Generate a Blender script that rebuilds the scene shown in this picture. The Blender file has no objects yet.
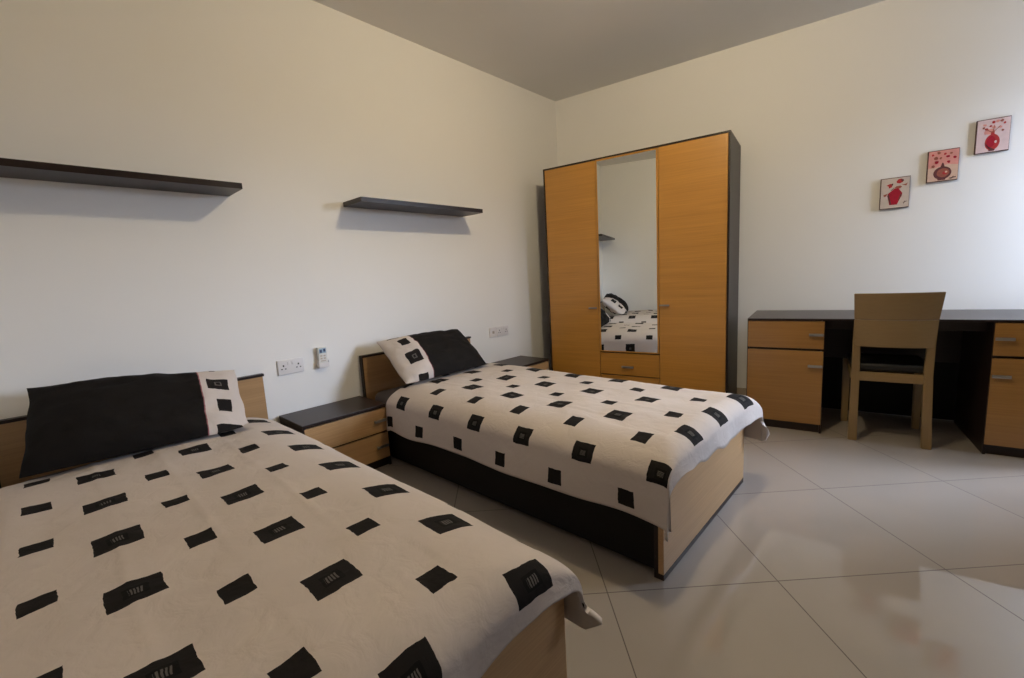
import bpy, bmesh, math, random
from mathutils import Vector, Matrix, noise

scene = bpy.context.scene
COL = scene.collection
LA = math.radians(8.7453)            # the headboard wall is not square to the wardrobe wall
CA, SA = math.cos(LA), math.sin(LA)


def L(x, y, z=0.0):
    """A point given along the headboard wall (x off the wall, y along it) in room coordinates."""
    return Vector((CA * x + SA * y, -SA * x + CA * y, z))


# ------------------------------------------------------------------ materials
def new_mat(name):
    m = bpy.data.materials.new(name)
    m.use_nodes = True
    nt = m.node_tree
    return m, nt, nt.nodes['Principled BSDF']


def nd(nt, kind, **kw):
    n = nt.nodes.new(kind)
    for k, v in kw.items():
        setattr(n, k, v)
    return n


def mth(nt, op, a, b=None, c=None):
    n = nt.nodes.new('ShaderNodeMath')
    n.operation = op
    for i, v in enumerate((a, b, c)):
        if v is None:
            continue
        if isinstance(v, (int, float)):
            n.inputs[i].default_value = v
        else:
            nt.links.new(v, n.inputs[i])
    return n.outputs[0]


def mixc(nt, f, a, b):
    n = nt.nodes.new('ShaderNodeMix')
    n.data_type = 'RGBA'
    if isinstance(f, (int, float)):
        n.inputs[0].default_value = f
    else:
        nt.links.new(f, n.inputs[0])
    for i, v in ((6, a), (7, b)):
        if isinstance(v, (tuple, list)):
            n.inputs[i].default_value = (*v[:3], 1)
        else:
            nt.links.new(v, n.inputs[i])
    return n.outputs[2]


def plain(name, col, rough=0.5, spec=0.5, metal=0.0, var=0.06, scale=40, bump=0.0):
    """Solid colour with a slight procedural mottling."""
    m, nt, b = new_mat(name)
    tc = nd(nt, 'ShaderNodeTexCoord')
    nz = nd(nt, 'ShaderNodeTexNoise')
    nz.inputs['Scale'].default_value = scale
    nz.inputs['Detail'].default_value = 3
    nt.links.new(tc.outputs['Object'], nz.inputs['Vector'])
    lo = tuple(c * (1 - var) for c in col)
    hi = tuple(min(1, c * (1 + var)) for c in col)
    nt.links.new(mixc(nt, nz.outputs['Fac'], lo, hi), b.inputs['Base Color'])
    b.inputs['Roughness'].default_value = rough
    b.inputs['Specular IOR Level'].default_value = spec
    b.inputs['Metallic'].default_value = metal
    if bump:
        bp = nd(nt, 'ShaderNodeBump')
        bp.inputs['Strength'].default_value = bump
        bp.inputs['Distance'].default_value = 0.002
        nt.links.new(nz.outputs['Fac'], bp.inputs['Height'])
        nt.links.new(bp.outputs[0], b.inputs['Normal'])
    return m


def wood(name, col, axis='X', contrast=0.14, rough=0.30, spec=0.6, fine=170):
    """Veneer with fine straight grain along one axis."""
    m, nt, b = new_mat(name)
    tc = nd(nt, 'ShaderNodeTexCoord')

    def layer(sc, along, detail):
        mp = nd(nt, 'ShaderNodeMapping')
        s = {'X': (along, sc, sc), 'Y': (sc, along, sc), 'Z': (sc, sc, along)}[axis]
        mp.inputs['Scale'].default_value = s
        nt.links.new(tc.outputs['Object'], mp.inputs['Vector'])
        nz = nd(nt, 'ShaderNodeTexNoise')
        nz.inputs['Scale'].default_value = 1.0
        nz.inputs['Detail'].default_value = detail
        nt.links.new(mp.outputs[0], nz.inputs['Vector'])
        return nz.outputs['Fac']
    f = mth(nt, 'ADD', mth(nt, 'MULTIPLY', layer(fine, 3.0, 3), 0.65), mth(nt, 'MULTIPLY', layer(28, 1.0, 2), 0.35))
    rp = nd(nt, 'ShaderNodeMapRange')
    rp.inputs[1].default_value = 0.3
    rp.inputs[2].default_value = 0.7
    nt.links.new(f, rp.inputs[0])
    lo = tuple(c * (1 - contrast * (1 + 0.25 * i)) for i, c in enumerate(col))
    hi = tuple(c * (1 + contrast * 0.8) for c in col)
    nt.links.new(mixc(nt, rp.outputs[0], lo, hi), b.inputs['Base Color'])
    b.inputs['Roughness'].default_value = rough
    b.inputs['Specular IOR Level'].default_value = spec
    return m


OAK = (0.50, 0.243, 0.045)            # golden veneer of the wardrobe
OAK_SHADED = (0.33, 0.168, 0.045)           # wardrobe oak darkened for the desk, shade put into the colour
PALE = (0.43, 0.262, 0.125)           # paler veneer of the beds and nightstands
M = {}
M['oak_x'] = wood('oak veneer grain along x', OAK, 'X')
M['oak_y'] = wood('oak veneer grain along y', OAK, 'Y')
M['oak_z'] = wood('oak veneer grain along z', OAK, 'Z')
M['oak_shaded_x'] = wood('shaded oak veneer grain along x', OAK_SHADED, 'X')
M['pale_y'] = wood('pale oak veneer grain along y', PALE, 'Y')
M['chair_x'] = wood('chair beech grain along x', (0.24, 0.155, 0.062), 'X', 0.07, 0.45)
M['chair_z'] = wood('chair beech grain along z', (0.24, 0.155, 0.062), 'Z', 0.07, 0.42)
M['wenge_x'] = wood('dark wenge grain along x', (0.019, 0.010, 0.008), 'X', 0.35, 0.30, 0.42)
M['wenge_y'] = wood('dark wenge grain along y', (0.019, 0.010, 0.008), 'Y', 0.35, 0.36, 0.36)
M['wenge_z'] = wood('dark wenge grain along z', (0.019, 0.010, 0.008), 'Z', 0.35, 0.4, 0.4)
M['black_rail'] = plain('black side rail', (0.005, 0.004, 0.004), 0.5, 0.25, 0.0, 0.2, 60)
M['steel'] = plain('brushed steel', (0.42, 0.42, 0.42), 0.34, 0.5, 0.9, 0.05, 120)
M['mirror'] = plain('mirror glass', (0.86, 0.89, 0.87), 0.01, 0.5, 1.0, 0.0)
M['paint'] = plain('white wall paint', (0.83, 0.815, 0.80), 0.62, 0.25, 0.0, 0.012, 3.0, 0.03)
M['taupe'] = plain('dark wall paint cutting bounce light', (0.10, 0.095, 0.095), 0.7, 0.2, 0.0, 0.02, 3.0)  # unseen right wall, darkened to cut bounce light
M['ceiling'] = plain('ceiling paint', (0.80, 0.785, 0.765), 0.8, 0.2, 0.0, 0.012, 3.0)
M['skirt'] = plain('skirting tile', (0.45, 0.37, 0.29), 0.2, 0.5, 0.0, 0.04, 8)
M['plastic'] = plain('white plastic', (0.74, 0.71, 0.71), 0.3, 0.5, 0.0, 0.01)
M['remote'] = plain('pale remote plastic', (0.66, 0.66, 0.64), 0.35, 0.5, 0.0, 0.02)
M['slot'] = plain('dark slot', (0.03, 0.028, 0.028), 0.6, 0.3)
M['rubber'] = plain('beige buttons', (0.48, 0.42, 0.36), 0.6, 0.3)
M['lcd'] = plain('blue screen', (0.32, 0.44, 0.55), 0.2, 0.5)
M['navy'] = plain('navy digit blocks', (0.03, 0.05, 0.12), 0.4, 0.5)
M['leather'] = plain('black seat leather', (0.012, 0.011, 0.011), 0.45, 0.4, 0.0, 0.2, 90, 0.1)
M['ticking'] = plain('grey brown mattress cover', (0.13, 0.105, 0.095), 0.85, 0.2, 0.0, 0.12, 60, 0.2)
M['frame_white'] = plain('white window frame', (0.75, 0.75, 0.75), 0.35, 0.5)
M['lining'] = plain('plain duvet lining', (0.50, 0.44, 0.40), 0.85, 0.15, 0.0, 0.03, 20)
M['brass'] = plain('lamp brass', (0.5, 0.4, 0.22), 0.35, 0.5, 0.9)
# painted canvases
M['cv_edge'] = plain('canvas edge', (0.10, 0.055, 0.045), 0.8, 0.2)
M['cv_cream'] = plain('cream paint', (0.56, 0.47, 0.41), 0.8, 0.2, 0, 0.10, 45)
M['cv_pink'] = plain('salmon paint', (0.66, 0.29, 0.25), 0.8, 0.2, 0, 0.16, 40)
M['cv_peach'] = plain('peach paint', (0.63, 0.43, 0.33), 0.8, 0.2, 0, 0.12, 40)
M['cv_rose'] = plain('pale rose paint', (0.66, 0.50, 0.50), 0.8, 0.2, 0, 0.14, 40)
M['cv_crimson'] = plain('crimson paint', (0.34, 0.004, 0.02), 0.7, 0.3, 0, 0.25, 80)
M['cv_maroon'] = plain('maroon paint', (0.12, 0.035, 0.035), 0.7, 0.3, 0, 0.35, 60)
M['cv_brown'] = plain('red brown paint', (0.30, 0.09, 0.06), 0.7, 0.3, 0, 0.3, 60)
M['cv_red'] = plain('red paint', (0.42, 0.03, 0.03), 0.7, 0.3, 0, 0.3, 80)
M['cv_white'] = plain('white highlight paint', (0.75, 0.62, 0.62), 0.7, 0.3)
M['cv_dark'] = plain('dark brush line', (0.07, 0.03, 0.03), 0.8, 0.2)


def floor_mat():
    m, nt, b = new_mat('polished porcelain tiles')
    tc = nd(nt, 'ShaderNodeTexCoord')
    mp = nd(nt, 'ShaderNodeMapping', vector_type='TEXTURE')
    mp.inputs['Location'].default_value = (2.050, -2.385, 0)
    mp.inputs['Rotation'].default_value = (0, 0, math.radians(35.4786))
    mp.inputs['Scale'].default_value = (0.605, 0.605, 1)
    nt.links.new(tc.outputs['Object'], mp.inputs['Vector'])
    sx = nd(nt, 'ShaderNodeSeparateXYZ')
    nt.links.new(mp.outputs[0], sx.inputs[0])

    def edge(o):
        f = mth(nt, 'FRACT', o)
        return mth(nt, 'MINIMUM', f, mth(nt, 'SUBTRACT', 1.0, f))
    d = mth(nt, 'MINIMUM', edge(sx.outputs[0]), edge(sx.outputs[1]))
    g = mth(nt, 'LESS_THAN', d, 0.0030)
    # each tile a hair different
    fl = nd(nt, 'ShaderNodeVectorMath', operation='FLOOR')
    nt.links.new(mp.outputs[0], fl.inputs[0])
    wn = nd(nt, 'ShaderNodeTexWhiteNoise', noise_dimensions='2D')
    nt.links.new(fl.outputs[0], wn.inputs['Vector'])
    nz = nd(nt, 'ShaderNodeTexNoise')
    nz.inputs['Scale'].default_value = 5.0
    nz.inputs['Detail'].default_value = 5
    nt.links.new(tc.outputs['Object'], nz.inputs['Vector'])
    v = mth(nt, 'ADD', mth(nt, 'MULTIPLY', wn.outputs['Value'], 0.3), mth(nt, 'MULTIPLY', nz.outputs['Fac'], 0.7))
    base = mixc(nt, v, (0.315, 0.276, 0.245), (0.352, 0.310, 0.278))
    nt.links.new(mixc(nt, g, base, (0.07, 0.05, 0.04)), b.inputs['Base Color'])
    nt.links.new(mth(nt, 'ADD', 0.025, mth(nt, 'MULTIPLY', g, 0.6)), b.inputs['Roughness'])
    b.inputs['Specular IOR Level'].default_value = 0.75
    return m


M['floor'] = floor_mat()


def rect_mask(nt, du, dv, hu, hv):
    a = mth(nt, 'LESS_THAN', mth(nt, 'ABSOLUTE', du), hu)
    c = mth(nt, 'LESS_THAN', mth(nt, 'ABSOLUTE', dv), hv)
    return mth(nt, 'MULTIPLY', a, c)


def fabric(name, base, pattern, extra=None):
    """Woven cotton print. pattern(nt, u, v) -> list of (mask socket, colour)."""
    m, nt, b = new_mat(name)
    uv = nd(nt, 'ShaderNodeUVMap', uv_map='cloth')
    nz = nd(nt, 'ShaderNodeTexNoise')
    nz.inputs['Scale'].default_value = 26
    nz.inputs['Detail'].default_value = 2
    nt.links.new(uv.outputs[0], nz.inputs['Vector'])
    off = nd(nt, 'ShaderNodeVectorMath', operation='MULTIPLY_ADD')
    nt.links.new(nz.outputs['Color'], off.inputs[0])
    off.inputs[1].default_value = (0.011, 0.011, 0)
    off.inputs[2].default_value = (-0.0055, -0.0055, 0)
    ad = nd(nt, 'ShaderNodeVectorMath', operation='ADD')
    nt.links.new(uv.outputs[0], ad.inputs[0])
    nt.links.new(off.outputs[0], ad.inputs[1])
    sx = nd(nt, 'ShaderNodeSeparateXYZ')
    nt.links.new(ad.outputs[0], sx.inputs[0])
    n2 = nd(nt, 'ShaderNodeTexNoise')
    n2.inputs['Scale'].default_value = 7
    n2.inputs['Detail'].default_value = 4
    nt.links.new(uv.outputs[0], n2.inputs['Vector'])
    col = mixc(nt, n2.outputs['Fac'], tuple(c * 0.96 for c in base), tuple(c * 1.04 for c in base))
    for mask, c in pattern(nt, sx.outputs[0], sx.outputs[1]):
        col = mixc(nt, mask, col, c)
    nt.links.new(col, b.inputs['Base Color'])
    b.inputs['Roughness'].default_value = 0.85
    b.inputs['Specular IOR Level'].default_value = 0.15
        # fine creases
    n3 = nd(nt, 'ShaderNodeTexNoise')
    n3.inputs['Scale'].default_value = 16
    n3.inputs['Detail'].default_value = 6
    n3.inputs['Distortion'].default_value = 0.6
    nt.links.new(uv.outputs[0], n3.inputs['Vector'])
    bp = nd(nt, 'ShaderNodeBump')
    bp.inputs['Strength'].default_value = 0.55
    bp.inputs['Distance'].default_value = 0.010
    nt.links.new(n3.outputs['Fac'], bp.inputs['Height'])
    nt.links.new(bp.outputs[0], b.inputs['Normal'])
    return m


COTTON = (0.575, 0.51, 0.475)
INK = (0.012, 0.010, 0.010)
INK2 = (0.004, 0.004, 0.004)
THREAD = (0.11, 0.10, 0.095)


def duvet_pattern(b0, pu, s0, v0, pv):
    def f(nt, u, v):
        # u along the bed, v across it; big squares sit on v0 + k*pv, small ones half way between
        def cell(x, o, p):
            t = mth(nt, 'ADD', mth(nt, 'DIVIDE', mth(nt, 'SUBTRACT', x, o), p), 0.5)
            k = mth(nt, 'FLOOR', t)
            return mth(nt, 'MULTIPLY', mth(nt, 'SUBTRACT', mth(nt, 'SUBTRACT', t, k), 0.5), p), k
        bu, bk = cell(u, b0, pu)
        bv, bj = cell(v, v0, pv)
        su, sk = cell(u, s0, pu)
        sv, sj = cell(v, v0 + pv / 2, pv)
        out = []
        out.append((rect_mask(nt, bu, bv, 0.046, 0.049), INK))
        out.append((rect_mask(nt, bu, bv, 0.021, 0.022), INK2))
        st = mth(nt, 'LESS_THAN', mth(nt, 'FRACT', mth(nt, 'DIVIDE', mth(nt, 'ADD', bv, 0.5), 0.0062)), 0.55)
        out.append((mth(nt, 'MULTIPLY', rect_mask(nt, bu, bv, 0.0125, 0.0135), st), THREAD))
        out.append((rect_mask(nt, su, sv, 0.032, 0.031), INK))
        return out
    return f


def pillow_pattern(cream_sign, seam, squares):
    """u across the pillow in metres, v up it; one end panel is cream with squares, the rest black."""
    def f(nt, u, v):
        uu = mth(nt, 'MULTIPLY', u, cream_sign)
        black = mth(nt, 'LESS_THAN', uu, seam)
        out = []

        def sq(cu, cv, hu, hv, c):
            out.append((rect_mask(nt, mth(nt, 'SUBTRACT', uu, cu), mth(nt, 'SUBTRACT', v, cv), hu, hv), c))
        for cu, cv, hu, hv, big in squares:
            sq(cu, cv, hu, hv, INK)
            if big:
                sq(cu, cv, 0.014, 0.015, THREAD)
                sq(cu, cv, 0.008, 0.009, INK)
        out.append((rect_mask(nt, mth(nt, 'SUBTRACT', uu, seam + 0.002), mth(nt, 'MULTIPLY', v, 0.0), 0.002, 1.0), (0.30, 0.11, 0.12)))
        out.append((black, (0.0095, 0.008, 0.0075)))
        return out
    return f


# ------------------------------------------------------------------ mesh helpers
def tag(o, label=None, cat=None, group=None, kind=None):
    if label:
        o['label'] = label
    if cat:
        o['category'] = cat
    if group:
        o['group'] = group
    if kind:
        o['kind'] = kind
    return o


def empty(name, loc=(0, 0, 0), rz=0.0):
    o = bpy.data.objects.new(name, None)
    o.empty_display_size = 0.1
    o.location = loc
    o.rotation_euler = (0, 0, rz)
    COL.objects.link(o)
    return o


class MB:
    def __init__(self):
        self.bm = bmesh.new()
        self.mi = 0

    def box(self, x0, x1, y0, y1, z0, z1, bevel=0.0015, seg=2):
        t = bmesh.new()
        bmesh.ops.create_cube(t, size=1.0)
        for v in t.verts:
            v.co = Vector((x0 + (v.co.x + .5) * (x1 - x0), y0 + (v.co.y + .5) * (y1 - y0), z0 + (v.co.z + .5) * (z1 - z0)))
        if bevel:
            bmesh.ops.bevel(t, geom=list(t.edges), offset=bevel, segments=seg, profile=0.6, affect='EDGES')
        self.merge(t, smooth=seg >= 3)
        return self

    def merge(self, t, mat=None, smooth=False):
        if mat is not None:
            t.transform(mat)
        me = bpy.data.meshes.new('tmp')
        for f in t.faces:
            f.material_index = self.mi
            f.smooth = smooth
        t.to_mesh(me)
        t.free()
        self.bm.from_mesh(me)
        bpy.data.meshes.remove(me)

    def prism(self, pts, n0, n1, frame):
        """pts 2D outline extruded between n0 and n1; frame(a,b,n) -> 3D point."""
        t = bmesh.new()
        lo = [t.verts.new(frame(a, b, n0)) for a, b in pts]
        hi = [t.verts.new(frame(a, b, n1)) for a, b in pts]
        t.faces.new(lo)
        t.faces.new(hi)
        k = len(pts)
        for i in range(k):
            t.faces.new((lo[i], lo[(i + 1) % k], hi[(i + 1) % k], hi[i]))
        bmesh.ops.recalc_face_normals(t, faces=list(t.faces))
        self.merge(t)
        return self

    def loft(self, rings, cap=True):
        t = bmesh.new()
        vs = [[t.verts.new(p) for p in r] for r in rings]
        k = len(rings[0])
        for a, b in zip(vs, vs[1:]):
            for i in range(k):
                t.faces.new((a[i], a[(i + 1) % k], b[(i + 1) % k], b[i]))
        if cap:
            t.faces.new(vs[0])
            t.faces.new(vs[-1])
        bmesh.ops.recalc_face_normals(t, faces=list(t.faces))
        self.merge(t, smooth=True)
        return self

    def lathe(self, prof, seg=28, at=(0, 0, 0)):
        rings = [[Vector((at[0] + r * math.cos(2 * math.pi * i / seg), at[1] + r * math.sin(2 * math.pi * i / seg), at[2] + z))
                  for i in range(seg)] for r, z in prof]
        return self.loft(rings)

    def build(self, name, mats, parent=None, smooth=True):
        me = bpy.data.meshes.new(name)
        for e in self.bm.edges:
            if len(e.link_faces) == 2 and e.calc_face_angle(0) > math.radians(38):
                e.smooth = False
        self.bm.to_mesh(me)
        self.bm.free()
        if not isinstance(mats, (list, tuple)):
            mats = [mats]
        for m in mats:
            me.materials.append(m)
        o = bpy.data.objects.new(name, me)
        COL.objects.link(o)
        if parent:
            o.parent = parent
        return o


def copy_tree(o, parent=None):
    c = o.copy()
    COL.objects.link(c)
    if parent:
        c.parent = parent
    for ch in [q for q in bpy.data.objects if q.parent == o]:
        copy_tree(ch, c)
    return c


# ------------------------------------------------------------------ room shell
H = 2.78
XR = 3.95
YF = -4.70
YL = -3.985                          # front wall, square to the headboard wall
A0 = L(0, 0)
A1 = L(0, YF / CA - 0.3)
W = 0.12


def struct(mb, name, mat):
    o = mb.build(name, mat)
    o['kind'] = 'structure'
    return o


mb = MB()
mb.prism([(A0.x - 0.05, 0.05), (XR + 0.05, 0.05), (XR + 0.05, YF - 0.05), (A1.x - 0.1, YF - 0.05)], -0.1, 0.0, lambda a, b, n: Vector((a, b, n)))
struct(mb, 'floor', M['floor'])
mb = MB()
mb.prism([(A0.x - 0.05, 0.05), (XR + 0.05, 0.05), (XR + 0.05, YF - 0.05), (A1.x - 0.1, YF - 0.05)], H, H + 0.1, lambda a, b, n: Vector((a, b, n)))
struct(mb, 'ceiling', M['ceiling'])
mb = MB()
mb.prism([L(0, 0.0).to_2d()[:], A1.to_2d()[:], L(-W, YF / CA - 0.3).to_2d()[:], L(-W, 0.12).to_2d()[:]], 0, H, lambda a, b, n: Vector((a, b, n)))
struct(mb, 'wall_left', M['paint'])
mb = MB()
mb.box(-0.0, XR + W, 0, W, 0, H, 0)
struct(mb, 'wall_back', M['paint'])
mb = MB()
mb.prism([L(-W, YL).to_2d()[:], L(XR + 0.75, YL).to_2d()[:], L(XR + 0.75, YL - W).to_2d()[:], L(-W, YL - W).to_2d()[:]], 0, H, lambda a, b, n: Vector((a, b, n)))
struct(mb, 'wall_front', M['paint'])
# right wall with a balcony opening
WY0, WY1, WZ0, WZ1 = -0.86, -0.12, 0.95, 2.25
mb = MB()
mb.box(XR, XR + W, WY1, 0.0, 0, H, 0)
mb.box(XR, XR + W, YF, WY0, 0, H, 0)
mb.box(XR, XR + W, WY0, WY1, WZ1, H, 0)
mb.box(XR, XR + W, WY0, WY1, 0, WZ0, 0)
struct(mb, 'wall_right', M['taupe'])
mb = MB()
fw = 0.05
for (a, b, c, d) in ((WY0, WY0 + fw, WZ0, WZ1), (WY1 - fw, WY1, WZ0, WZ1), (WY0, WY1, WZ1 - fw, WZ1), (WY0, WY1, WZ0, WZ0 + fw),
                     ((WY0 + WY1) / 2 - 0.03, (WY0 + WY1) / 2 + 0.03, WZ0, WZ1)):
    mb.box(XR + 0.03, XR + 0.08, a, b, c, d, 0.003)
struct(mb, 'window_1', M['frame_white'])
# unseen dark door behind the camera, added to soak up bounce light
mb = MB()
mb.box(2.35, 3.35, 0.0, 0.02, 0.0, 2.12, 0.003)
mb.box(2.42, 3.28, 0.02, 0.045, 0.005, 2.06, 0.003)
for zz in (0.15, 1.10):
    mb.box(2.54, 3.16, 0.045, 0.052, zz, zz + 0.80, 0.006)
o = struct(mb, 'added_dark_door', M['wenge_z'])
o.location = L(0, YL, 0)
o.rotation_euler = (0, 0, -LA)
# tile skirting
mb = MB()
mb.box(0.02, XR, -0.012, 0.0, 0, 0.085, 0.002)
struct(mb, 'baseboard_back', M['skirt'])
mb = MB()
mb.box(XR - 0.012, XR, YF, WY0, 0, 0.085, 0.002)
mb.box(XR - 0.012, XR, WY1, -0.012, 0, 0.085, 0.002)
struct(mb, 'baseboard_right', M['skirt'])
mb = MB()
mb.box(0.0, 0.012, -3.98, -0.015, 0, 0.085, 0.002)
o = struct(mb, 'baseboard_left', M['skirt'])
o.rotation_euler = (0, 0, -LA)

# ------------------------------------------------------------------ wardrobe
WX0, WX1, WYF, WZT = 0.1305, 1.6225, -0.5345, 2.036
wr = tag(empty('wardrobe', ((WX0 + WX1) / 2, -0.28, 0)),
         'tall three-column oak wardrobe with a mirrored centre and dark sides, in the corner', 'wardrobe')


def wbox(x0, x1, y0, y1, z0, z1, bev=0.0012):
    cx = (WX0 + WX1) / 2
    return MB().box(x0 - cx, x1 - cx, y0 + 0.28, y1 + 0.28, z0, z1, bev)


def handle(parent, x0, x1, yf, z, h=0.012, proj=0.020):
    m = MB()
    m.box(x0, x1, yf - proj, yf - proj + 0.008, z - h / 2, z + h / 2, 0.002)
    m.box(x0 + 0.004, x0 + 0.012, yf - proj + 0.006, yf + 0.001, z - h / 2 + 0.002, z + h / 2 - 0.002, 0.001)
    m.box(x1 - 0.012, x1 - 0.004, yf - proj + 0.006, yf + 0.001, z - h / 2 + 0.002, z + h / 2 - 0.002, 0.001)
    return m.build('handle', M['steel'], parent)


T = 0.011
wbox(WX0, WX0 + T, WYF, -0.02, 0, WZT - T).build('side_panel', M['wenge_z'], wr)
wbox(WX1 - T, WX1, WYF, -0.02, 0, WZT - T).build('side_panel', M['wenge_z'], wr)
wbox(WX0, WX1, WYF, -0.02, WZT - T, WZT).build('top_panel', M['wenge_x'], wr)
wbox(WX0 + T, WX1 - T, -0.03, -0.02, 0.05, WZT - T).build('back_panel', M['wenge_z'], wr)
wbox(WX0 + T, WX1 - T, WYF + 0.025, WYF + 0.045, 0, 0.055).build('plinth', M['wenge_x'], wr)
wbox(0.614, 0.626, WYF + 0.02, -0.03, 0.05, WZT - T).build('divider', M['wenge_z'], wr)
wbox(1.121, 1.133, WYF + 0.02, -0.03, 0.05, WZT - T).build('divider', M['wenge_z'], wr)
wcx = (WX0 + WX1) / 2
for (a, b, hx0, hx1, hz) in ((WX0 + T + 0.004, 0.615, 0.532, 0.606, 0.815), (1.1285, WX1 - T - 0.004, 1.1325, 1.207, 0.832)):
    d = wbox(a, b, WYF, WYF + 0.018, 0.06, WZT - T - 0.004).build('door', M['oak_x'], wr)
    handle(d, hx0 - wcx, hx1 - wcx, WYF + 0.28, hz)
# mirrored door: slim frame round a full-height glass
mx0, mx1, mz0, mz1 = 0.623, 1.1245, 0.440, WZT - T - 0.004


def mbox(x0, x1, y0, y1, z0, z1, bev=0.001):
    # the centre door hangs on its right edge and stands a finger open
    return MB().box(x0 - mx1, x1 - mx1, y0, y1, z0, z1, bev)


md = mbox(mx0, mx1, 0.006, 0.018, mz0, mz1).build('mirror_door', M['oak_x'], wr)
md.location = (mx1 - wcx, WYF + 0.28, 0)
md.rotation_euler = (0, 0, math.radians(1.0))
m = MB()
for (a, b, c, d) in ((mx0, mx0 + 0.012, mz0, mz1), (mx1 - 0.014, mx1, mz0, mz1), (mx0, mx1, mz1 - 0.012, mz1), (mx0, mx1, mz0, mz0 + 0.010)):
    m.box(a - mx1, b - mx1, 0.0, 0.012, c, d, 0.001)
m.build('door_frame', M['oak_z'], md)
mbox(mx0 + 0.0115, mx1 - 0.0135, 0.003, 0.0075, mz0 + 0.0095, mz1 - 0.0115, 0.0008).build('mirror_glass', M['mirror'], md)
for z0, z1 in ((0.245, 0.430), (0.06, 0.236)):
    d = wbox(mx0, mx1, WYF, WYF + 0.018, z0, z1).build('drawer', M['oak_x'], wr)
    handle(d, 0.815 - wcx, 0.915 - wcx, WYF + 0.28, (z0 + z1) / 2 - 0.02, 0.016)

# ------------------------------------------------------------------ desk
DX0, DX1, DYF, DYB, DZ = 1.7644, 3.362, -0.698, -0.095, 0.75
dcx = (DX0 + DX1) / 2
dk = tag(empty('desk', (dcx, DYB, 0)), 'long dark-topped desk with oak pedestals of drawers and doors, behind the chair', 'desk')


def dbox(x0, x1, y0, y1, z0, z1, bev=0.0015):
    return MB().box(x0 - dcx, x1 - dcx, y0 - DYB, y1 - DYB, z0, z1, bev)


dbox(DX0, DX1, DYF - 0.004, DYB, 0.737, DZ, 0.002).build('desk_top', M['wenge_x'], dk)
for px0, px1, side in ((DX0, 2.1962, 1), (2.9293, DX1, -1)):
    m = MB()
    for (a, b, c, d, e, f) in ((px0, px0 + 0.012, DYF + 0.002, DYB - 0.01, 0.0, 0.737), (px1 - 0.012, px1, DYF + 0.002, DYB - 0.01, 0.0, 0.737),
                               (px0, px1, DYB - 0.02, DYB - 0.01, 0.05, 0.73), (px0, px1, DYF + 0.03, DYB - 0.01, 0.045, 0.06),
                               (px0 + .01, px1 - .01, DYF + 0.022, DYB - 0.01, 0.542, 0.556)):
        m.box(a - dcx, b - dcx, c - DYB, d - DYB, e, f, 0.0008)
    m.build('pedestal', M['wenge_z'], dk)
    dbox(px0 + 0.012, px1 - 0.012, DYF + 0.02, DYF + 0.035, 0, 0.052).build('plinth', M['wenge_x'], dk)
    a, b = px0 + 0.004, px1 - 0.004
    d1 = dbox(a, b, DYF, DYF + 0.018, 0.556, 0.733).build('drawer', M['oak_shaded_x'], dk)
    d2 = dbox(a, b, DYF, DYF + 0.018, 0.058, 0.541).build('door', M['oak_shaded_x'], dk)
    for d, z in ((d1, 0.648), (d2, 0.445)):
        if side > 0:
            handle(d, px1 - 0.083 - dcx, px1 - 0.006 - dcx, DYF - DYB, z, 0.016)
        else:
            handle(d, px0 + 0.005 - dcx, px0 + 0.077 - dcx, DYF - DYB, z, 0.016)
dbox(2.190, 2.935, DYB - 0.03, DYB - 0.012, 0.405, 0.737).build('modesty_panel', M['wenge_x'], dk)
dbox(2.190, 2.935, DYB - 0.010, DYB - 0.002, 0.012, 0.42).build('back_panel', M['black_rail'], dk)
dbox(2.190, 2.935, DYF + 0.10, DYF + 0.116, 0.675, 0.737).build('apron', M['wenge_x'], dk)

# ------------------------------------------------------------------ chair
CX, CY = 2.518, -0.725
ch = tag(empty('desk_chair', (CX, CY, 0)), 'light wooden chair with curved slatted back pushed up to the desk', 'chair')


def leg_mesh(path, hw, hd):
    """square leg swept through (x, y, z) points"""
    rings = []
    for (x, y, z), w, d in zip(path, hw, hd):
        rings.append([Vector((x - w, y - d, z)), Vector((x + w, y - d, z)), Vector((x + w, y + d, z)), Vector((x - w, y + d, z))])
    m = MB()
    m.loft(rings)
    bmesh.ops.bevel(m.bm, geom=[e for e in m.bm.edges], offset=0.003, segments=2, affect='EDGES')
    return m


def slat(z0, z1, nx=16, th=0.018):
    m = MB()
    rings = []

    def ybase(z):
        t = (z - 0.43) / 0.48
        return -0.005 - 0.075 * t * t - 0.01 * t

    def half(z):
        return 0.174 + (z - 0.593) / 0.314 * 0.0195
    rings = []
    for i in range(nx + 1):
        s = -1 + 2 * i / nx
        bow = -0.032 * (1 - s * s)
        ring = []
        for z, off in ((z0, 0), (z1, 0), (z1, th), (z0, th)):
            ring.append(Vector((s * half(z), ybase(z) + bow + off, z)))
        rings.append(ring)
    m.loft(rings)
    bmesh.ops.bevel(m.bm, geom=[e for e in m.bm.edges if e.is_manifold and e.calc_face_angle(0) > 0.6], offset=0.0025, segments=2, affect='EDGES')
    return m


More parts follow.
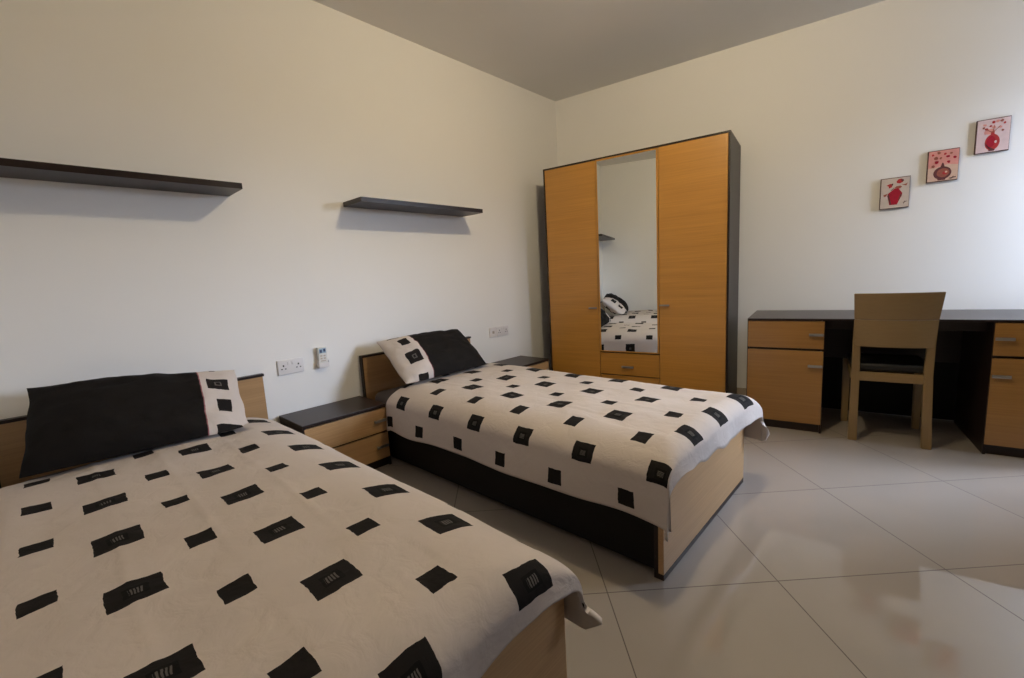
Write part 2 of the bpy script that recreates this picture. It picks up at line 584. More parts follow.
slat(0.592, 0.754).build('back_slat', M['chair_x'], ch)
slat(0.757, 0.910).build('back_slat', M['chair_x'], ch)
for s in (-1, 1):
    sp = [(-0.163, 0.0, 0.0), (-0.163, 0.004, 0.20), (-0.163, 0.006, 0.43), (-0.1655, -0.002, 0.60), (-0.170, -0.030, 0.75)]
    path = [(x if s < 0 else -x, y, z) for x, y, z in sp]
    if s > 0:
        path[0] = (0.177, 0.0, 0.0)
        path[1] = (0.170, 0.004, 0.20)
    leg_mesh(path, (0.0225, 0.021, 0.020, 0.018, 0.014), (0.017, 0.018, 0.019, 0.014, 0.009)).build('leg', M['chair_z'], ch)
    xf = s * 0.185
    leg_mesh([(xf, 0.385, 0), (xf, 0.385, 0.22), (xf, 0.385, 0.44)], (0.018, 0.020, 0.021), (0.018, 0.020, 0.021)).build('leg', M['chair_z'], ch)
m = MB()
m.box(-0.150, 0.150, -0.004, 0.016, 0.378, 0.432, 0.003)
m.box(-0.168, 0.168, 0.376, 0.396, 0.378, 0.432, 0.003)
m.box(-0.186, -0.166, 0.012, 0.368, 0.385, 0.432, 0.003)
m.box(0.166, 0.186, 0.012, 0.368, 0.385, 0.432, 0.003)
m.build('seat_frame', M['chair_x'], ch)
m = MB()
m.box(-0.185, 0.185, 0.020, 0.41, 0.434, 0.480, 0.018, 4)
m.build('seat', M['leather'], ch)

# ------------------------------------------------------------------ canvases on the back wall
BX = lambda a, b, n: Vector((a, -n, b))


def ell(cx, cz, rx, rz, n=22, top=None):
    return [(cx + rx * math.cos(2 * math.pi * i / n), cz + rz * math.sin(2 * math.pi * i / n)) for i in range(n)]


def painting(x0, x1, z0, z1, label, ground, ground2, shapes):
    cx, cz, w, h = (x0 + x1) / 2, (z0 + z1) / 2, x1 - x0, z1 - z0
    mats = [M['cv_edge']]
    m = MB()
    m.box(-w / 2, w / 2, -0.020, -0.002, -h / 2, h / 2, 0.0008)

    def slot(k):
        if M[k] not in mats:
            mats.append(M[k])
        m.mi = mats.index(M[k])
    e = 0.0045
    slot(ground)
    m.prism([(-w / 2 + e, -h / 2 + e), (w / 2 - e * .4, -h / 2 + e), (w / 2 - e * .4, h / 2 - e), (-w / 2 + e, h / 2 - e)], 0.0195, 0.0204, BX)
    if ground2:
        slot(ground2)
        m.prism([(-w / 2 + e, -h / 2 + e), (w / 2 - e * .4, -h / 2 + e), (w / 2 - e * .4, -h * .02), (w * .15, h * .03), (-w * .2, -h * .04), (-w / 2 + e, -h * .06)], 0.0200, 0.0206, BX)
    depth = 0.0206
    for k, pts in shapes:
        slot(k)
        depth += 0.00008
        m.prism([(a * w, b * h) for a, b in pts], 0.0202, depth, BX)
    o = m.build('wall_picture', mats, None, smooth=False)
    o.location = (cx, 0, cz)
    return tag(o, label, 'picture', 'small flower canvases on the wall')


def stroke(x0, z0, x1, z1, w=0.012):
    dx, dz = x1 - x0, z1 - z0
    l = math.hypot(dx, dz) or 1
    nx, nz_ = -dz / l * w, dx / l * w
    return [(x0 + nx, z0 + nz_), (x1 + nx, z1 + nz_), (x1 - nx, z1 - nz_), (x0 - nx, z0 - nz_)]


rnd = random.Random(4)
# 1: crimson urn
s1 = [('cv_rose', [(-.25, -.05), (-.12, .1), (-.28, -.2), (-.3, -.1)]),
      ('cv_crimson', [(-.16, -.38), (.10, -.38), (.14, -.30), (.25, -.10), (.26, -.02), (.17, .08), (.13, .14), (-.02, .14), (-.10, .08), (-.22, 0), (-.25, -.07), (-.20, -.22)]),
      ('cv_maroon', [(-.20, -.02), (-.24, -.08), (-.17, -.26), (-.13, -.36), (-.09, -.37), (-.14, -.2)]),
      ('cv_maroon', [(.20, -.04), (.25, -.06), (.14, -.28), (.11, -.28)]),
      ('cv_brown', [(-.02, .15), (.04, .21), (.18, .22), (.24, .18), (.18, .13)]),
      ('cv_red', [(.04, .36), (.10, .43), (.20, .44), (.28, .40), (.26, .33), (.16, .29), (.06, .31)]),
      ('cv_maroon', [(.18, .42), (.28, .41), (.29, .36), (.22, .34)]),
      ('cv_red', [(-.30, .26), (-.18, .31), (-.08, .30), (-.10, .20), (-.20, .16), (-.22, .23)]),
      ('cv_maroon', [(-.12, .31), (-.06, .31), (-.08, .24), (-.13, .26)]),
      ('cv_brown', [(.22, .24), (.36, .26), (.42, .29), (.38, .20), (.30, .22)]),
      ('cv_brown', [(-.38, -.03), (-.24, 0), (-.28, -.08), (-.36, -.10)]),
      ('cv_dark', stroke(-.02, .17, -.14, .08, .008)), ('cv_dark', stroke(.3, -.34, .42, -.30, .008)), ('cv_dark', stroke(.32, -.38, .36, -.28, .006))]
painting(2.487, 2.640, 1.436, 1.640, 'small canvas of a bright crimson urn on cream, lowest of the three', 'cv_cream', None, s1)
# 2: brown round vase
s2 = [('cv_maroon', ell(0, -.235, .29, .205)), ('cv_maroon', [(-.08, -.06), (.07, -.06), (.02, .08), (-.02, .09)]),
      ('cv_brown', ell(.02, -.23, .2, .14)), ('cv_red', ell(.08, -.24, .08, .05)), ('cv_peach', ell(.12, -.21, .04, .03)),
      ('cv_maroon', [(-.15, -.42), (.12, -.42), (.1, -.46), (-.13, -.46)])]
for (a, b, r) in ((-.34, .36, .05), (-.15, .41, .06), (-.24, .25, .075), (-.08, .24, .05), (.05, .36, .055), (.24, .36, .05), (.15, .27, .06), (.36, .22, .06), (.18, .10, .055), (-.20, .12, .07), (-.30, .0, .06)):
    s2.append((rnd.choice(('cv_red', 'cv_crimson', 'cv_brown')), [(a + r * (0.7 + .5 * rnd.random()) * math.cos(t), b + r * .75 * (0.7 + .5 * rnd.random()) * math.sin(t)) for t in [i * math.pi / 4 for i in range(8)]]))
s2 += [('cv_dark', stroke(.22, -.43, .44, -.40, .014)), ('cv_dark', stroke(.28, -.46, .36, -.37, .010))]
painting(2.719, 2.867, 1.577, 1.774, 'small canvas of a round brown vase on salmon pink, middle of the three', 'cv_pink', 'cv_peach', s2)
# 3: red oval vase
s3 = [('cv_pink', ell(-.1, .12, .16, .08)), ('cv_red', ell(0.0, -.20, .22, .24)), ('cv_crimson', ell(-.04, -.18, .13, .17)),
      ('cv_maroon', [(-.18, -.3), (-.21, -.2), (-.1, -.38), (0, -.44), (.08, -.42), (-.06, -.34)]), ('cv_red', [(-.06, .0), (.06, .0), (.04, .12), (-.05, .12)]),
      ('cv_rose', ell(.10, -.20, .035, .04)), ('cv_maroon', [(-.1, -.42), (.1, -.42), (.07, -.46), (-.08, -.46)])]
for (a, b, r) in ((-.26, .33, .06), (-.28, .25, .05), (-.20, .20, .06), (-.22, .08, .05), (.0, .38, .06), (.12, .40, .07), (.24, .40, .06), (.32, .32, .05), (.02, .24, .07), (.20, .22, .06), (.28, .12, .05), (-.08, .28, .05)):
    s3.append((rnd.choice(('cv_brown', 'cv_pink', 'cv_red')), [(a + r * (0.6 + .5 * rnd.random()) * math.cos(t), b + r * .7 * (0.6 + .5 * rnd.random()) * math.sin(t)) for t in [i * math.pi / 4 for i in range(8)]]))
for (a, b) in ((-.22, .2), (.03, .3), (.2, .25)):
    s3.append(('cv_brown', stroke(0, .08, a, b, .008)))
painting(2.934, 3.081, 1.715, 1.914, 'small canvas of a red oval vase on pale pink, highest of the three', 'cv_rose', None, s3)


# ------------------------------------------------------------------ furniture along the headboard wall
def floating_shelf(y0, y1, z, label):
    o = MB().box(0.001, 0.2255, -(y1 - y0) / 2, (y1 - y0) / 2, 0, 0.028, 0.001).build('wall_shelf', M['wenge_y'])
    o.location = L(0, (y0 + y1) / 2, z)
    o.rotation_euler = (0, 0, -LA)
    return tag(o, label, 'shelf', 'dark floating shelves')


floating_shelf(-2.2874, -1.287, 1.6112, 'dark floating shelf seen whole on the wall, above the farther bed')
floating_shelf(-3.918, -2.9182, 1.6160, 'dark floating shelf cut off by the left edge, above the nearer bed')


def nightstand(yc):
    r = empty('nightstand', L(0, yc, 0), -LA)
    D, w, z = 0.337, 0.250, 0.391
    m = MB()
    m.box(0.006, D - 0.002, -w, -w + 0.014, 0, z - 0.018)
    m.box(0.006, D - 0.002, w - 0.014, w, 0, z - 0.018)
    m.box(0.006, 0.014, -w, w, 0.05, z - 0.018)
    m.box(0.01, D - 0.02, -w + .01, w - .01, 0.045, 0.055)
    m.box(0.01, D - 0.02, -w + .01, w - .01, 0.213, 0.224)
    m.build('carcass', M['wenge_z'], r)
    MB().box(0.004, D + 0.002, -w - 0.002, w + 0.002, z - 0.018, z, 0.002).build('top', M['wenge_y'], r)
    MB().box(D - 0.035, D - 0.02, -w + 0.014, w - 0.014, 0, 0.052).build('plinth', M['wenge_y'], r)
    for z0, z1 in ((0.225, 0.368), (0.056, 0.213)):
        d = MB().box(D - 0.018, D, -w + 0.006, w - 0.006, z0, z1, 0.0012).build('drawer', M['pale_y'], r)
        hm = MB()
        zc = (z0 + z1) / 2 + 0.002
        a, b = w - 0.095, w - 0.018
        hm.box(D + 0.012, D + 0.020, a, b, zc - 0.008, zc + 0.008, 0.002)
        hm.box(D - 0.001, D + 0.014, a + .004, a + .012, zc - 0.006, zc + 0.006, 0.001)
        hm.box(D - 0.001, D + 0.014, b - .012, b - .004, zc - 0.006, zc + 0.006, 0.001)
        hm.build('handle', M['steel'], d)
    return r


n1 = tag(nightstand(-2.8196 + 0.252), 'low oak nightstand with dark top and two drawers, between the two beds', 'nightstand', 'matching nightstands')
n2 = copy_tree(n1)
n2.location = L(0, -0.7002 - 0.252, 0)
n2['label'] = 'low oak nightstand with dark top, between the farther bed and the wardrobe'

BW, BX1 = 0.481, 2.082       # half width and length of a bed
HB = 0.657


def bed(yc, label, BW=BW):
    r = empty('bed', L(0, yc, 0), -LA)
    hb = MB().box(0.014, 0.038, -BW + 0.007, BW - 0.007, 0.03, HB - 0.013, 0.001).build('headboard', M['pale_y'], r)
    m = MB()
    m.box(0.008, 0.042, -BW, BW, HB - 0.014, HB, 0.001)
    m.box(0.008, 0.014, -BW, BW, 0.0, HB - 0.013, 0.001)
    m.box(0.014, 0.040, -BW, -BW + 0.008, 0.0, HB - 0.013, 0.001)
    m.build('headboard_edging', M['wenge_y'], hb)
    for s in (-1, 1):
        MB().box(0.040, BX1 - 0.032, s * (BW - 0.012) - 0.011, s * (BW - 0.012) + 0.011, 0.032, 0.335, 0.0015).build('side_rail', M['black_rail'], r)
    fb = MB().box(BX1 - 0.034, BX1, -BW, BW, 0.022, 0.340, 0.0015).build('footboard', M['pale_y'], r)
    m = MB()
    m.box(BX1 - 0.0345, BX1 + 0.0005, -BW - 0.0005, BW + 0.0005, 0.0, 0.022, 0.001)
    m.box(BX1 - 0.036, BX1 - 0.020, -BW - 0.001, -BW + 0.004, 0.0, 0.340, 0.0008)
    m.box(BX1 - 0.036, BX1 - 0.020, BW - 0.004, BW + 0.001, 0.0, 0.340, 0.0008)
    m.build('footboard_edging', M['wenge_y'], fb)
    m = MB()
    for i in range(12):
        x = 0.12 + i * 0.165
        m.box(x, x + 0.07, -BW + 0.025, BW - 0.025, 0.222, 0.238, 0.002)
    m.build('slats', M['pale_y'], r)
    return tag(r, label, 'bed', 'matching single beds')


BW1 = 0.505
Y1 = -2.8808 - BW1 + 0.001
Y2 = -1.8105
bed(Y1, 'nearer single bed with oak headboard and footboard, at the lower left', BW1)
bed(Y2, 'farther single bed with oak footboard and dark side rail, between the nightstands')


def mattress(yc, label, BW=BW):
    m = MB()
    m.box(0.045, BX1 - 0.050, -BW + 0.045, BW - 0.045, 0.240, 0.408, 0.06, 5)
    o = m.build('mattress', M['ticking'])
    o.location = L(0, yc, 0)
    o.rotation_euler = (0, 0, -LA)
    return tag(o, label, 'mattress', 'mattresses')


mattress(Y1, 'grey-brown mattress on the nearer bed, mostly hidden by its duvet', BW1)
mattress(Y2, 'grey-brown mattress on the farther bed, one corner bare beside its pillow')


def duvet(yc, x0, seed, pat, label, side_drop, foot_drop, flare_near, flare_far, ztop=0.488, wall_side=False, roll_side=(0.19, 0.105), roll_foot=(0.12, 0.08), head=None, BW=BW, pull=0.0):
    hw = BW + 0.032
    xf = BX1 + 0.032
    (hs, vs), (hf, vf) = roll_side, roll_foot

    def quarter(a, b):
        return math.pi / 4 * (3 * (a + b) - math.sqrt((3 * a + b) * (a + 3 * b)))
    qs, qf = quarter(hs, vs), quarter(hf, vf)
    ti = hw - hs                        # inner half width before the roll over the edge
    tx = xf - hf
    ds = qs + side_drop - vs
    df = qf + foot_drop - vf
    NU, NV = 190, 150
    u1 = tx + df
    hn, vn = (0.085, 0.06) if wall_side else (hs, vs)      # the edge along the wall is barely turned down
    tn = hw - hn
    qn = quarter(hn, vn)
    v0, v1 = -(tn + qn + (side_drop - vs if not wall_side else 0.03)), ti + ds
    bm = bmesh.new()
    uvl = bm.loops.layers.uv.new('cloth')
    P = {}
    UV = {}

    def nz(x, y, z=0.0):
        return noise.noise(Vector((x, y, z + seed * 7.31)))

    def pt(u, v):
        du = max(0.0, u - tx)
        sv = 1 if v >= 0 else -1
        tt = ti if sv > 0 else tn
        dv = max(0.0, abs(v) - tt)
        dd = math.hypot(du, dv)
        bx = min(u, tx)
        by = sv * min(abs(v), tt)
        # soft filling: slightly domed, thinner towards the hems
        dome = 0.006 * (1 - (abs(v) / hw) ** 2)
        lump = 0.010 * nz(u * 2.2, v * 2.6) + 0.0075 * nz(u * 6, v * 6, 3) + 0.0030 * nz(u * 15, v * 13, 5)
        ridge = 0.0
        for c, a in ((-0.055, 0.0036), (0.16, 0.0032), (-0.24, 0.0030)):
            w_ = v - c - 0.012 * nz(u * 1.7, c * 9, 2)
            ridge += a * math.exp(-(w_ / 0.010) ** 2) * max(0, 0.5 + 1.2 * nz(u * 2.1, c * 5, 4))
        if dd < 1e-9:
            return Vector((bx, by, ztop + dome + lump + ridge))
        sh, sv_, sq = (hs, vs, qs) if sv > 0 else (hn, vn, qn)

        def roll(d, rh, rv, q):
            if d <= 0:
                return 0.0, 0.0, 0.0
            if d < q:
                a = d / q * math.pi / 2
                return rh * math.sin(a), rv * (1 - math.cos(a)), 0.0
            return rh, rv + (d - q), d - q
        ox, dx, eu = roll(du, hf, vf, qf)
        oy, dy, ev = roll(dv, sh, sv_, sq)
        ku, kv = min(1.0, (eu + 0.25 * ox) / 0.15), min(1.0, (ev + 0.25 * oy) / 0.20)
        f = flare_far if sv > 0 else flare_near
        # gentle hanging folds along the side and foot, and a flap at the corner
        if oy > 0:
            fold = 0.016 + 0.012 * math.sin(u * 7.3 + seed * 2.1 + sv) + 0.010 * nz(u * 4.5, sv * 3.0, 9)
            oy += kv * fold * (1 - 0.7 * ku) * (1.0 if sv > 0 or not wall_side else 0.2)
            dy += kv * 0.012 * nz(u * 3.1, sv * 5.0, 11) * (1 - ku)
        if ox > 0:
            fold = 0.018 + 0.010 * math.sin(v * 17 + seed) + 0.014 * nz(v * 6, 2.0, 13)
            ox += ku * fold * (1 - 0.7 * kv)
            dx += ku * 0.034 * nz(v * 9.0, 8.0, 15) * (1 - kv)
        c2 = ku * kv
        # pulled a little crooked: longer over the far foot corner, shorter at the near one
        ks = max(0.0, min(1.0, (u - tx + 0.10) / 0.15))
        side_t = max(-1.0, min(1.0, v / hw))
        ox += pull * ks * max(0.0, side_t) ** 1.5
        dx *= 1 - 6.0 * pull * max(0.0, -side_t) ** 2
        m2 = (eu / max(1e-6, df - qf)) * (ev / max(1e-6, (ti + ds) - ti - sq))
        m2 = max(0.0, min(1.0, m2))
        z = ztop + dome * max(0, 1 - dd / 0.2) + lump * 0.6 * max(0.25, 1 - dd / 0.3) - math.hypot(dx, dy) * (1 - c2) - (dx * f[3] + dy) * c2
        return Vector((bx + ox + f[0] * m2, by + sv * (oy + f[1] * m2), z + f[2] * m2))
    for i in range(NU + 1):
        for j in range(NV + 1):
            v = v0 + (v1 - v0) * j / NV
            u0 = head(v) if head else x0
            u = u0 + (u1 - u0) * i / NU
            # wandering hems
            uu = u + (0.010 * nz(v * 6, 4.4, 30) if i == NU else 0) + (0.012 * nz(v * 3, 1.4, 31) * (1 - i / 8.0) if i < 8 else 0)
            p = pt(uu, v)
            if i < 6:
                p.z -= 0.016 * (1 - i / 6.0) ** 2
            P[i, j] = bm.verts.new(p)
            UV[i, j] = (u, v + yc)
    for i in range(NU):
        for j in range(NV):
            ks = ((i, j), (i + 1, j), (i + 1, j + 1), (i, j + 1))
            f = bm.faces.new([P[k] for k in ks])
            f.smooth = True
            for lp, k in zip(f.loops, ks):
                lp[uvl].uv = UV[k]
    me = bpy.data.meshes.new('duvet')
    bm.to_mesh(me)
    bm.free()
    me.materials.append(pat)
    me.materials.append(M['lining'])
    o = bpy.data.objects.new('duvet', me)
    COL.objects.link(o)
    o.location = L(0, yc, 0)
    o.rotation_euler = (0, 0, -LA)
    sm = o.modifiers.new('filling', 'SOLIDIFY')
    sm.thickness = 0.018
    sm.offset = -1
    sm.material_offset = 1
    return tag(o, label, 'duvet', 'matching duvets')


def head_near(v):
    # pulled up to the headboard beside the pillow, turned back in front of it
    t = min(1.0, max(0.0, (v - 0.22) / 0.12))
    return 0.360 - 0.220 * t * t * (3 - 2 * t)


fab1 = fabric('printed duvet cotton near', COTTON, duvet_pattern(0.600, 0.302, 0.772, -3.045, 0.290))
fab2 = fabric('printed duvet cotton far', COTTON, duvet_pattern(0.510, 0.314, 0.698, -2.035, 0.284))
duvet(Y1, 0.36, 1, fab1, 'cream duvet printed with black squares, on the nearer bed', 0.262, 0.140, (0.0, 0.0, 0.0, 0.5), (0.035, 0.02, 0.03, 0.0), head=head_near, wall_side=True, BW=BW1, roll_side=(0.30, 0.17))
duvet(Y2, 0.340, 2, fab2, 'cream duvet printed with black squares, on the farther bed', 0.252, 0.130, (0.0, 0.0, 0.0, 0.7), (0.01, 0.02, 0.05, 0.0), roll_foot=(0.09, 0.07), pull=0.04)


def pillow(name, mat, w, h, t, centre, tilt, roll, label, seed):
    """w across the bed, h up the slope, t thick; tilt is the slope of its face from the horizontal."""
    N, K = 64, 46
    bm = bmesh.new()
    uvl = bm.loops.layers.uv.new('cloth')
    P = {}

    def pt(a, b, s):
        pa, pb = abs(a), abs(b)
        pin = 1 - 0.025 * (1 - pa ** 2) * pb ** 3
        pin2 = 1 - 0.02 * (1 - pb ** 2) * pa ** 3
        x = a * w / 2 * pin2
        y = b * h / 2 * pin + 0.010 * noise.noise(Vector((a * 2.6, b, seed * 4))) * pb ** 2
        x += 0.010 * noise.noise(Vector((a, b * 2.4, seed * 6))) * pa ** 2
        th = t / 2 * (max(0, (1 - pa ** 3.2)) * max(0, (1 - pb ** 2.6))) ** 0.62
        th *= 1 + 0.16 * noise.noise(Vector((a * 1.6, b * 1.7, seed + s)))
        wr_ = 0.011 * noise.noise(Vector((a * 5, b * 4.5, seed * 3 + 1))) + 0.006 * noise.noise(Vector((a * 11, b * 12, seed * 5)))
        z = s * th + wr_ * (1 - pa ** 6) * (1 - pb ** 6) + 0.010 * noise.noise(Vector((a * 2.2, b * 2.0, seed * 9)))
        return Vector((x, y, z))
    for s in (1, -1):
        for i in range(N + 1):
            for j in range(K + 1):
                if s < 0 and (i in (0, N) or j in (0, K)):
                    P[s, i, j] = P[1, i, j]
                    continue
                a = math.sin((-1 + 2 * i / N) * math.pi / 2)
                b = math.sin((-1 + 2 * j / K) * math.pi / 2)
                P[s, i, j] = bm.verts.new(pt(a, b, s))
    for s in (1, -1):
        for i in range(N):
            for j in range(K):
                ks = [(i, j), (i + 1, j), (i + 1, j + 1), (i, j + 1)]
                if s < 0:
                    ks.reverse()
                f = bm.faces.new([P[s, k[0], k[1]] for k in ks])
                f.smooth = True
                for lp, k in zip(f.loops, ks):
                    a = math.sin((-1 + 2 * k[0] / N) * math.pi / 2)
                    b = math.sin((-1 + 2 * k[1] / K) * math.pi / 2)
                    lp[uvl].uv = (a * w / 2, b * h / 2)
    ct, st = math.cos(tilt), math.sin(tilt)
    ax = Vector((0, 1, 0))
    ay = Vector((-ct, 0, st))
    az = ax.cross(ay)
    R0 = Matrix((ax, ay, az)).transposed().to_4x4() @ Matrix.Rotation(roll, 4, 'Z')
    R0.translation = Vector(centre)
    inv = R0.inverted()
    # the underside flattens where it lies on the duvet
    for v in bm.verts:
        p = R0 @ v.co
        lim = 0.512 - 0.03 * max(0.0, min(1.0, (0.36 - p.x) / 0.05))
        if p.x > 0.30 and p.z < lim:
            p.z = lim + 0.15 * (p.z - lim) * 0.1
            v.co = inv @ p
    me = bpy.data.meshes.new('pillow')
    bm.to_mesh(me)
    bm.free()
    me.materials.append(mat)
    o = bpy.data.objects.new('pillow', me)
    COL.objects.link(o)
    # pillow x runs along the wall, pillow y climbs towards the headboard
    R0.translation = Vector((0, 0, 0))
    R = Matrix.Rotation(-LA, 4, 'Z') @ R0
    R.translation = L(*centre)
    o.matrix_world = R
    return tag(o, label, 'pillow', 'matching pillows')


pm1 = fabric('pillow case near', COTTON, pillow_pattern(1, 0.190, ((0.262, 0.070, 0.044, 0.036, 1), (0.270, -0.060, 0.028, 0.036, 0), (0.274, -0.190, 0.050, 0.034, 0), (0.255, 0.205, 0.012, 0.02, 0))))
pm2 = fabric('pillow case far', COTTON, pillow_pattern(-1, 0.150, ((0.245, 0.205, 0.040, 0.03, 0), (0.225, 0.095, 0.030, 0.031, 0), (0.225, -0.045, 0.045, 0.043, 1), (0.225, -0.20, 0.034, 0.03, 0))))
pillow('pillow', pm1, 0.715, 0.43, 0.20, (0.305, -3.428, 0.617), math.radians(40), math.radians(-7.0), 'black pillow with a cream end on its right, on the nearer bed', 1.3)
pillow('pillow', pm2, 0.68, 0.42, 0.19, (0.300, -1.888, 0.618), math.radians(38), math.radians(-1.0), 'black pillow with a cream end on its left, on the farther bed', 4.7)


# ------------------------------------------------------------------ sockets and the remote
def wall_root(name, y, z, label, cat, group=None):
    return tag(empty(name, L(0.0, y, z), -LA), label, cat, group)


def plate(parent, w, h, cy=0.0):
    return MB().box(0.0005, 0.009, cy - w / 2, cy + w / 2, -h / 2, h / 2, 0.003, 3).build('plate', M['plastic'], parent)


def outlet(parent, cy):
    m = MB()
    m.box(0.0085, 0.0096, cy - 0.004, cy + 0.004, 0.004, 0.014, 0.0004)
    m.box(0.0085, 0.0096, cy - 0.0145, cy - 0.0065, -0.013, -0.007, 0.0004)
    m.box(0.0085, 0.0096, cy + 0.0065, cy + 0.0145, -0.013, -0.007, 0.0004)
    return m.build('pin_slots', M['slot'], parent)


def rocker(parent, cy, cz):
    return MB().box(0.008, 0.012, cy - 0.0065, cy + 0.0065, cz - 0.009, cz + 0.009, 0.0015).build('rocker_switch', M['plastic'], parent)


s = wall_root('wall_socket', -2.720, 0.666, 'white double wall socket above the nightstand between the beds', 'socket')
plate(s, 0.147, 0.086)
for cy in (-0.042, 0.042):
    outlet(s, cy)
for cy in (-0.012, 0.012):
    rocker(s, cy, 0.020)
s = wall_root('wall_socket', -0.922, 0.651, 'white double wall socket right of the single plate, near the wardrobe', 'socket')
plate(s, 0.142, 0.086)
for cy in (-0.042, 0.042):
    outlet(s, cy)
for cy in (-0.012, 0.012):
    rocker(s, cy, 0.020)
s = wall_root('socket_plate', -1.040, 0.651, 'white single socket plate left of the double one, beyond the farther bed', 'socket')
plate(s, 0.084, 0.086)
MB().box(0.0085, 0.011, -0.012, 0.012, -0.010, 0.012, 0.001).build('jack', M['rubber'], s)

s = wall_root('remote_holder', -2.536, 0.690, 'white wall bracket holding the remote beside the double socket', 'remote holder')
m = MB()
m.box(0.0005, 0.004, -0.032, 0.032, -0.062, 0.040, 0.001)
m.build('back_plate', M['plastic'], s)
m = MB()
m.box(0.004, 0.034, -0.032, -0.0285, -0.062, -0.020, 0.001)
m.box(0.004, 0.034, 0.0285, 0.032, -0.062, -0.020, 0.001)
m.box(0.004, 0.034, -0.032, 0.032, -0.062, -0.0585, 0.001)
m.box(0.031, 0.034, -0.032, 0.032, -0.062, -0.034, 0.001)
m.build('pocket', M['plastic'], s)
s = wall_root('remote_control', -2.536, 0.690, 'pale air conditioner remote with small blue screen, in its wall bracket', 'remote control')
MB().box(0.006, 0.0295, -0.0275, 0.0275, -0.057, 0.064, 0.004, 3).build('body', M['remote'], s)
sc_ = MB().box(0.029, 0.0303, -0.021, 0.021, 0.026, 0.056, 0.0005).build('screen', M['lcd'], s)
m = MB()
m.box(0.030, 0.0307, -0.017, -0.004, 0.030, 0.048, 0.0003)
m.box(0.030, 0.0307, 0.005, 0.018, 0.034, 0.052, 0.0003)
m.build('digits', M['navy'], sc_)
for (cy, cz, w, h) in ((-0.010, 0.010, 0.012, 0.009), (0.010, 0.010, 0.012, 0.009), (-0.010, -0.006, 0.012, 0.009), (0.010, -0.006, 0.012, 0.009), (0.0, -0.021, 0.030, 0.006)):
    MB().box(0.029, 0.0312, cy - w / 2, cy + w / 2, cz - h / 2, cz + h / 2, 0.001).build('button', M['rubber'], s)

# ------------------------------------------------------------------ ceiling lamp (just above the picture)
LPX, LPY = 1.676, -2.061
lt = tag(empty('ceiling_lamp', (LPX, LPY, H)), 'bare round ceiling bulb on a small brass rose, above the beds', 'lamp')
MB().lathe([(0.045, 0.0), (0.045, -0.008), (0.030, -0.018), (0.020, -0.022), (0.020, -0.036), (0.012, -0.040)]).build('rose', M['brass'], lt)
bulb_m, nt, b = new_mat('lit bulb')
b.inputs['Base Color'].default_value = (1, 0.9, 0.75, 1)
b.inputs['Emission Color'].default_value = (1.0, 0.82, 0.52, 1)
b.inputs['Emission Strength'].default_value = 680
R = 0.045
MB().lathe([(max(0.0005, R * math.sin(math.pi * i / 16)), -0.083 + R * math.cos(math.pi * i / 16)) for i in range(17)]).build('bulb', bulb_m, lt)

# ------------------------------------------------------------------ daylight
SKY, SKY_A0, SKY_A1, SKY_LO = 77.0, 7, 30, 0.25
SKY_E0, SKY_E1, SKY_GND = -0.05, 0.13, (0.012, 0.13)
wd = bpy.data.worlds.new('daylight')
scene.world = wd
wd.use_nodes = True
nt = wd.node_tree
bg = nt.nodes['Background']
tc = nd(nt, 'ShaderNodeTexCoord')
sx = nd(nt, 'ShaderNodeSeparateXYZ')
nt.links.new(tc.outputs['Generated'], sx.inputs[0])


def ramp(x, a, b, lo, hi):
    n = nd(nt, 'ShaderNodeMapRange', interpolation_type='SMOOTHSTEP')
    nt.links.new(x, n.inputs[0])
    for k, v in zip((1, 2, 3, 4), (a, b, lo, hi)):
        n.inputs[k].default_value = v
    return n.outputs[0]


az = mth(nt, 'ARCTAN2', sx.outputs[1], sx.outputs[0])
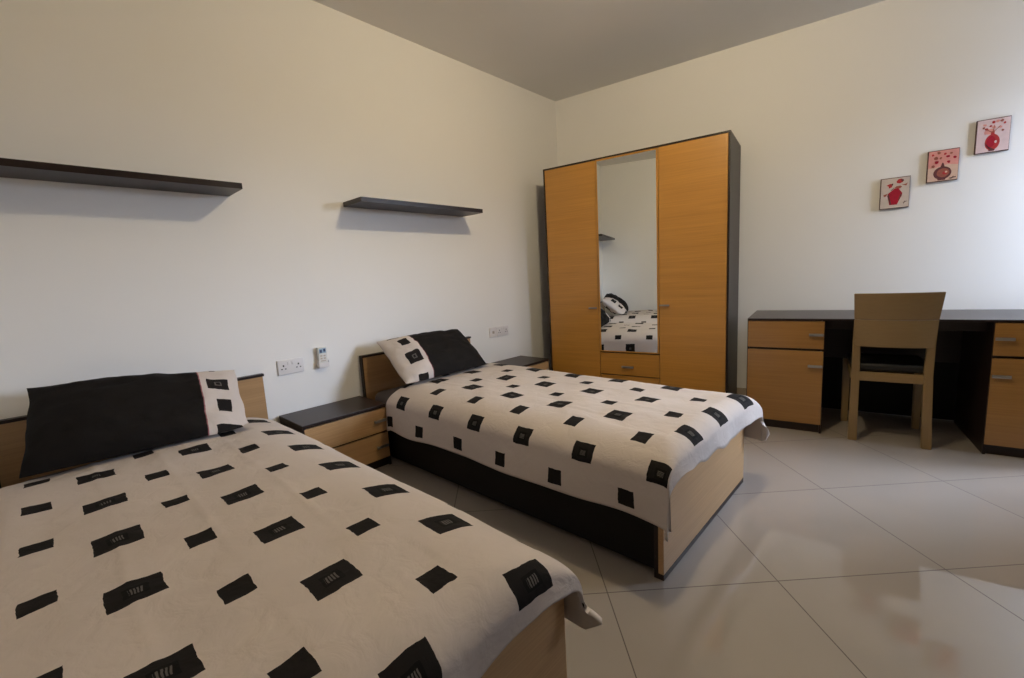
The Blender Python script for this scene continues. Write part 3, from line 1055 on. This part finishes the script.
# sky shaped to steer window light; ground and the near side much dimmer
side = mth(nt, 'MAXIMUM', ramp(az, math.radians(SKY_A0), math.radians(SKY_A1), SKY_LO, 1.0), ramp(sx.outputs[2], 0.20, 0.50, 0.0, 0.28))
side = mth(nt, 'MULTIPLY', side, ramp(az, math.radians(34), math.radians(44), 1.0, 0.25))
gnd = ramp(az, math.radians(-40), math.radians(-5), SKY_GND[1], SKY_GND[0])
up = ramp(sx.outputs[2], SKY_E0, SKY_E1, 0.0, 1.0)
nt.links.new(mth(nt, 'MULTIPLY', mth(nt, 'MAXIMUM', mth(nt, 'MULTIPLY', side, up), gnd), SKY), bg.inputs['Strength'])
bg.inputs['Color'].default_value = (0.70, 0.82, 1.03, 1)
pl = bpy.data.lights.new('window_portal', 'AREA')
pl.shape = 'RECTANGLE'
pl.size = WY1 - WY0
pl.size_y = WZ1 - WZ0
pl.cycles.is_portal = True
po = bpy.data.objects.new('window_portal', pl)
po.location = (XR + W + 0.01, (WY0 + WY1) / 2, (WZ0 + WZ1) / 2)
po.rotation_euler = (math.radians(90), 0, math.radians(90))
COL.objects.link(po)

# ------------------------------------------------------------------ camera
cd = bpy.data.cameras.new('camera')
cam = bpy.data.objects.new('camera', cd)
COL.objects.link(cam)
yaw, pit, rol = (math.radians(a) for a in (34.4366, 7.932, -3.1632))
F = Vector((-math.sin(yaw) * math.cos(pit), math.cos(yaw) * math.cos(pit), -math.sin(pit)))
Rv = F.cross(Vector((0, 0, 1))).normalized()
Uv = Rv.cross(F)
c, s_ = math.cos(rol), math.sin(rol)
R2 = c * Rv + s_ * Uv
U2 = -s_ * Rv + c * Uv
mw = Matrix((R2, U2, -F)).transposed().to_4x4()
mw.translation = Vector((2.1135, -4.0512, 1.1105))
cam.matrix_world = mw
cd.sensor_fit = 'HORIZONTAL'
cd.sensor_width = 36.0
cd.lens = 36.0 * 438.81 / 1024
cd.clip_start = 0.02
scene.camera = cam

scene.view_settings.view_transform = 'Standard'
scene.view_settings.look = 'None'
scene.view_settings.gamma = 1
scene.view_settings.use_curve_mapping = False
scene.view_settings.exposure = 0.0
scene.cycles.max_bounces = 10
scene.cycles.diffuse_bounces = 6
scene.cycles.use_denoising = True
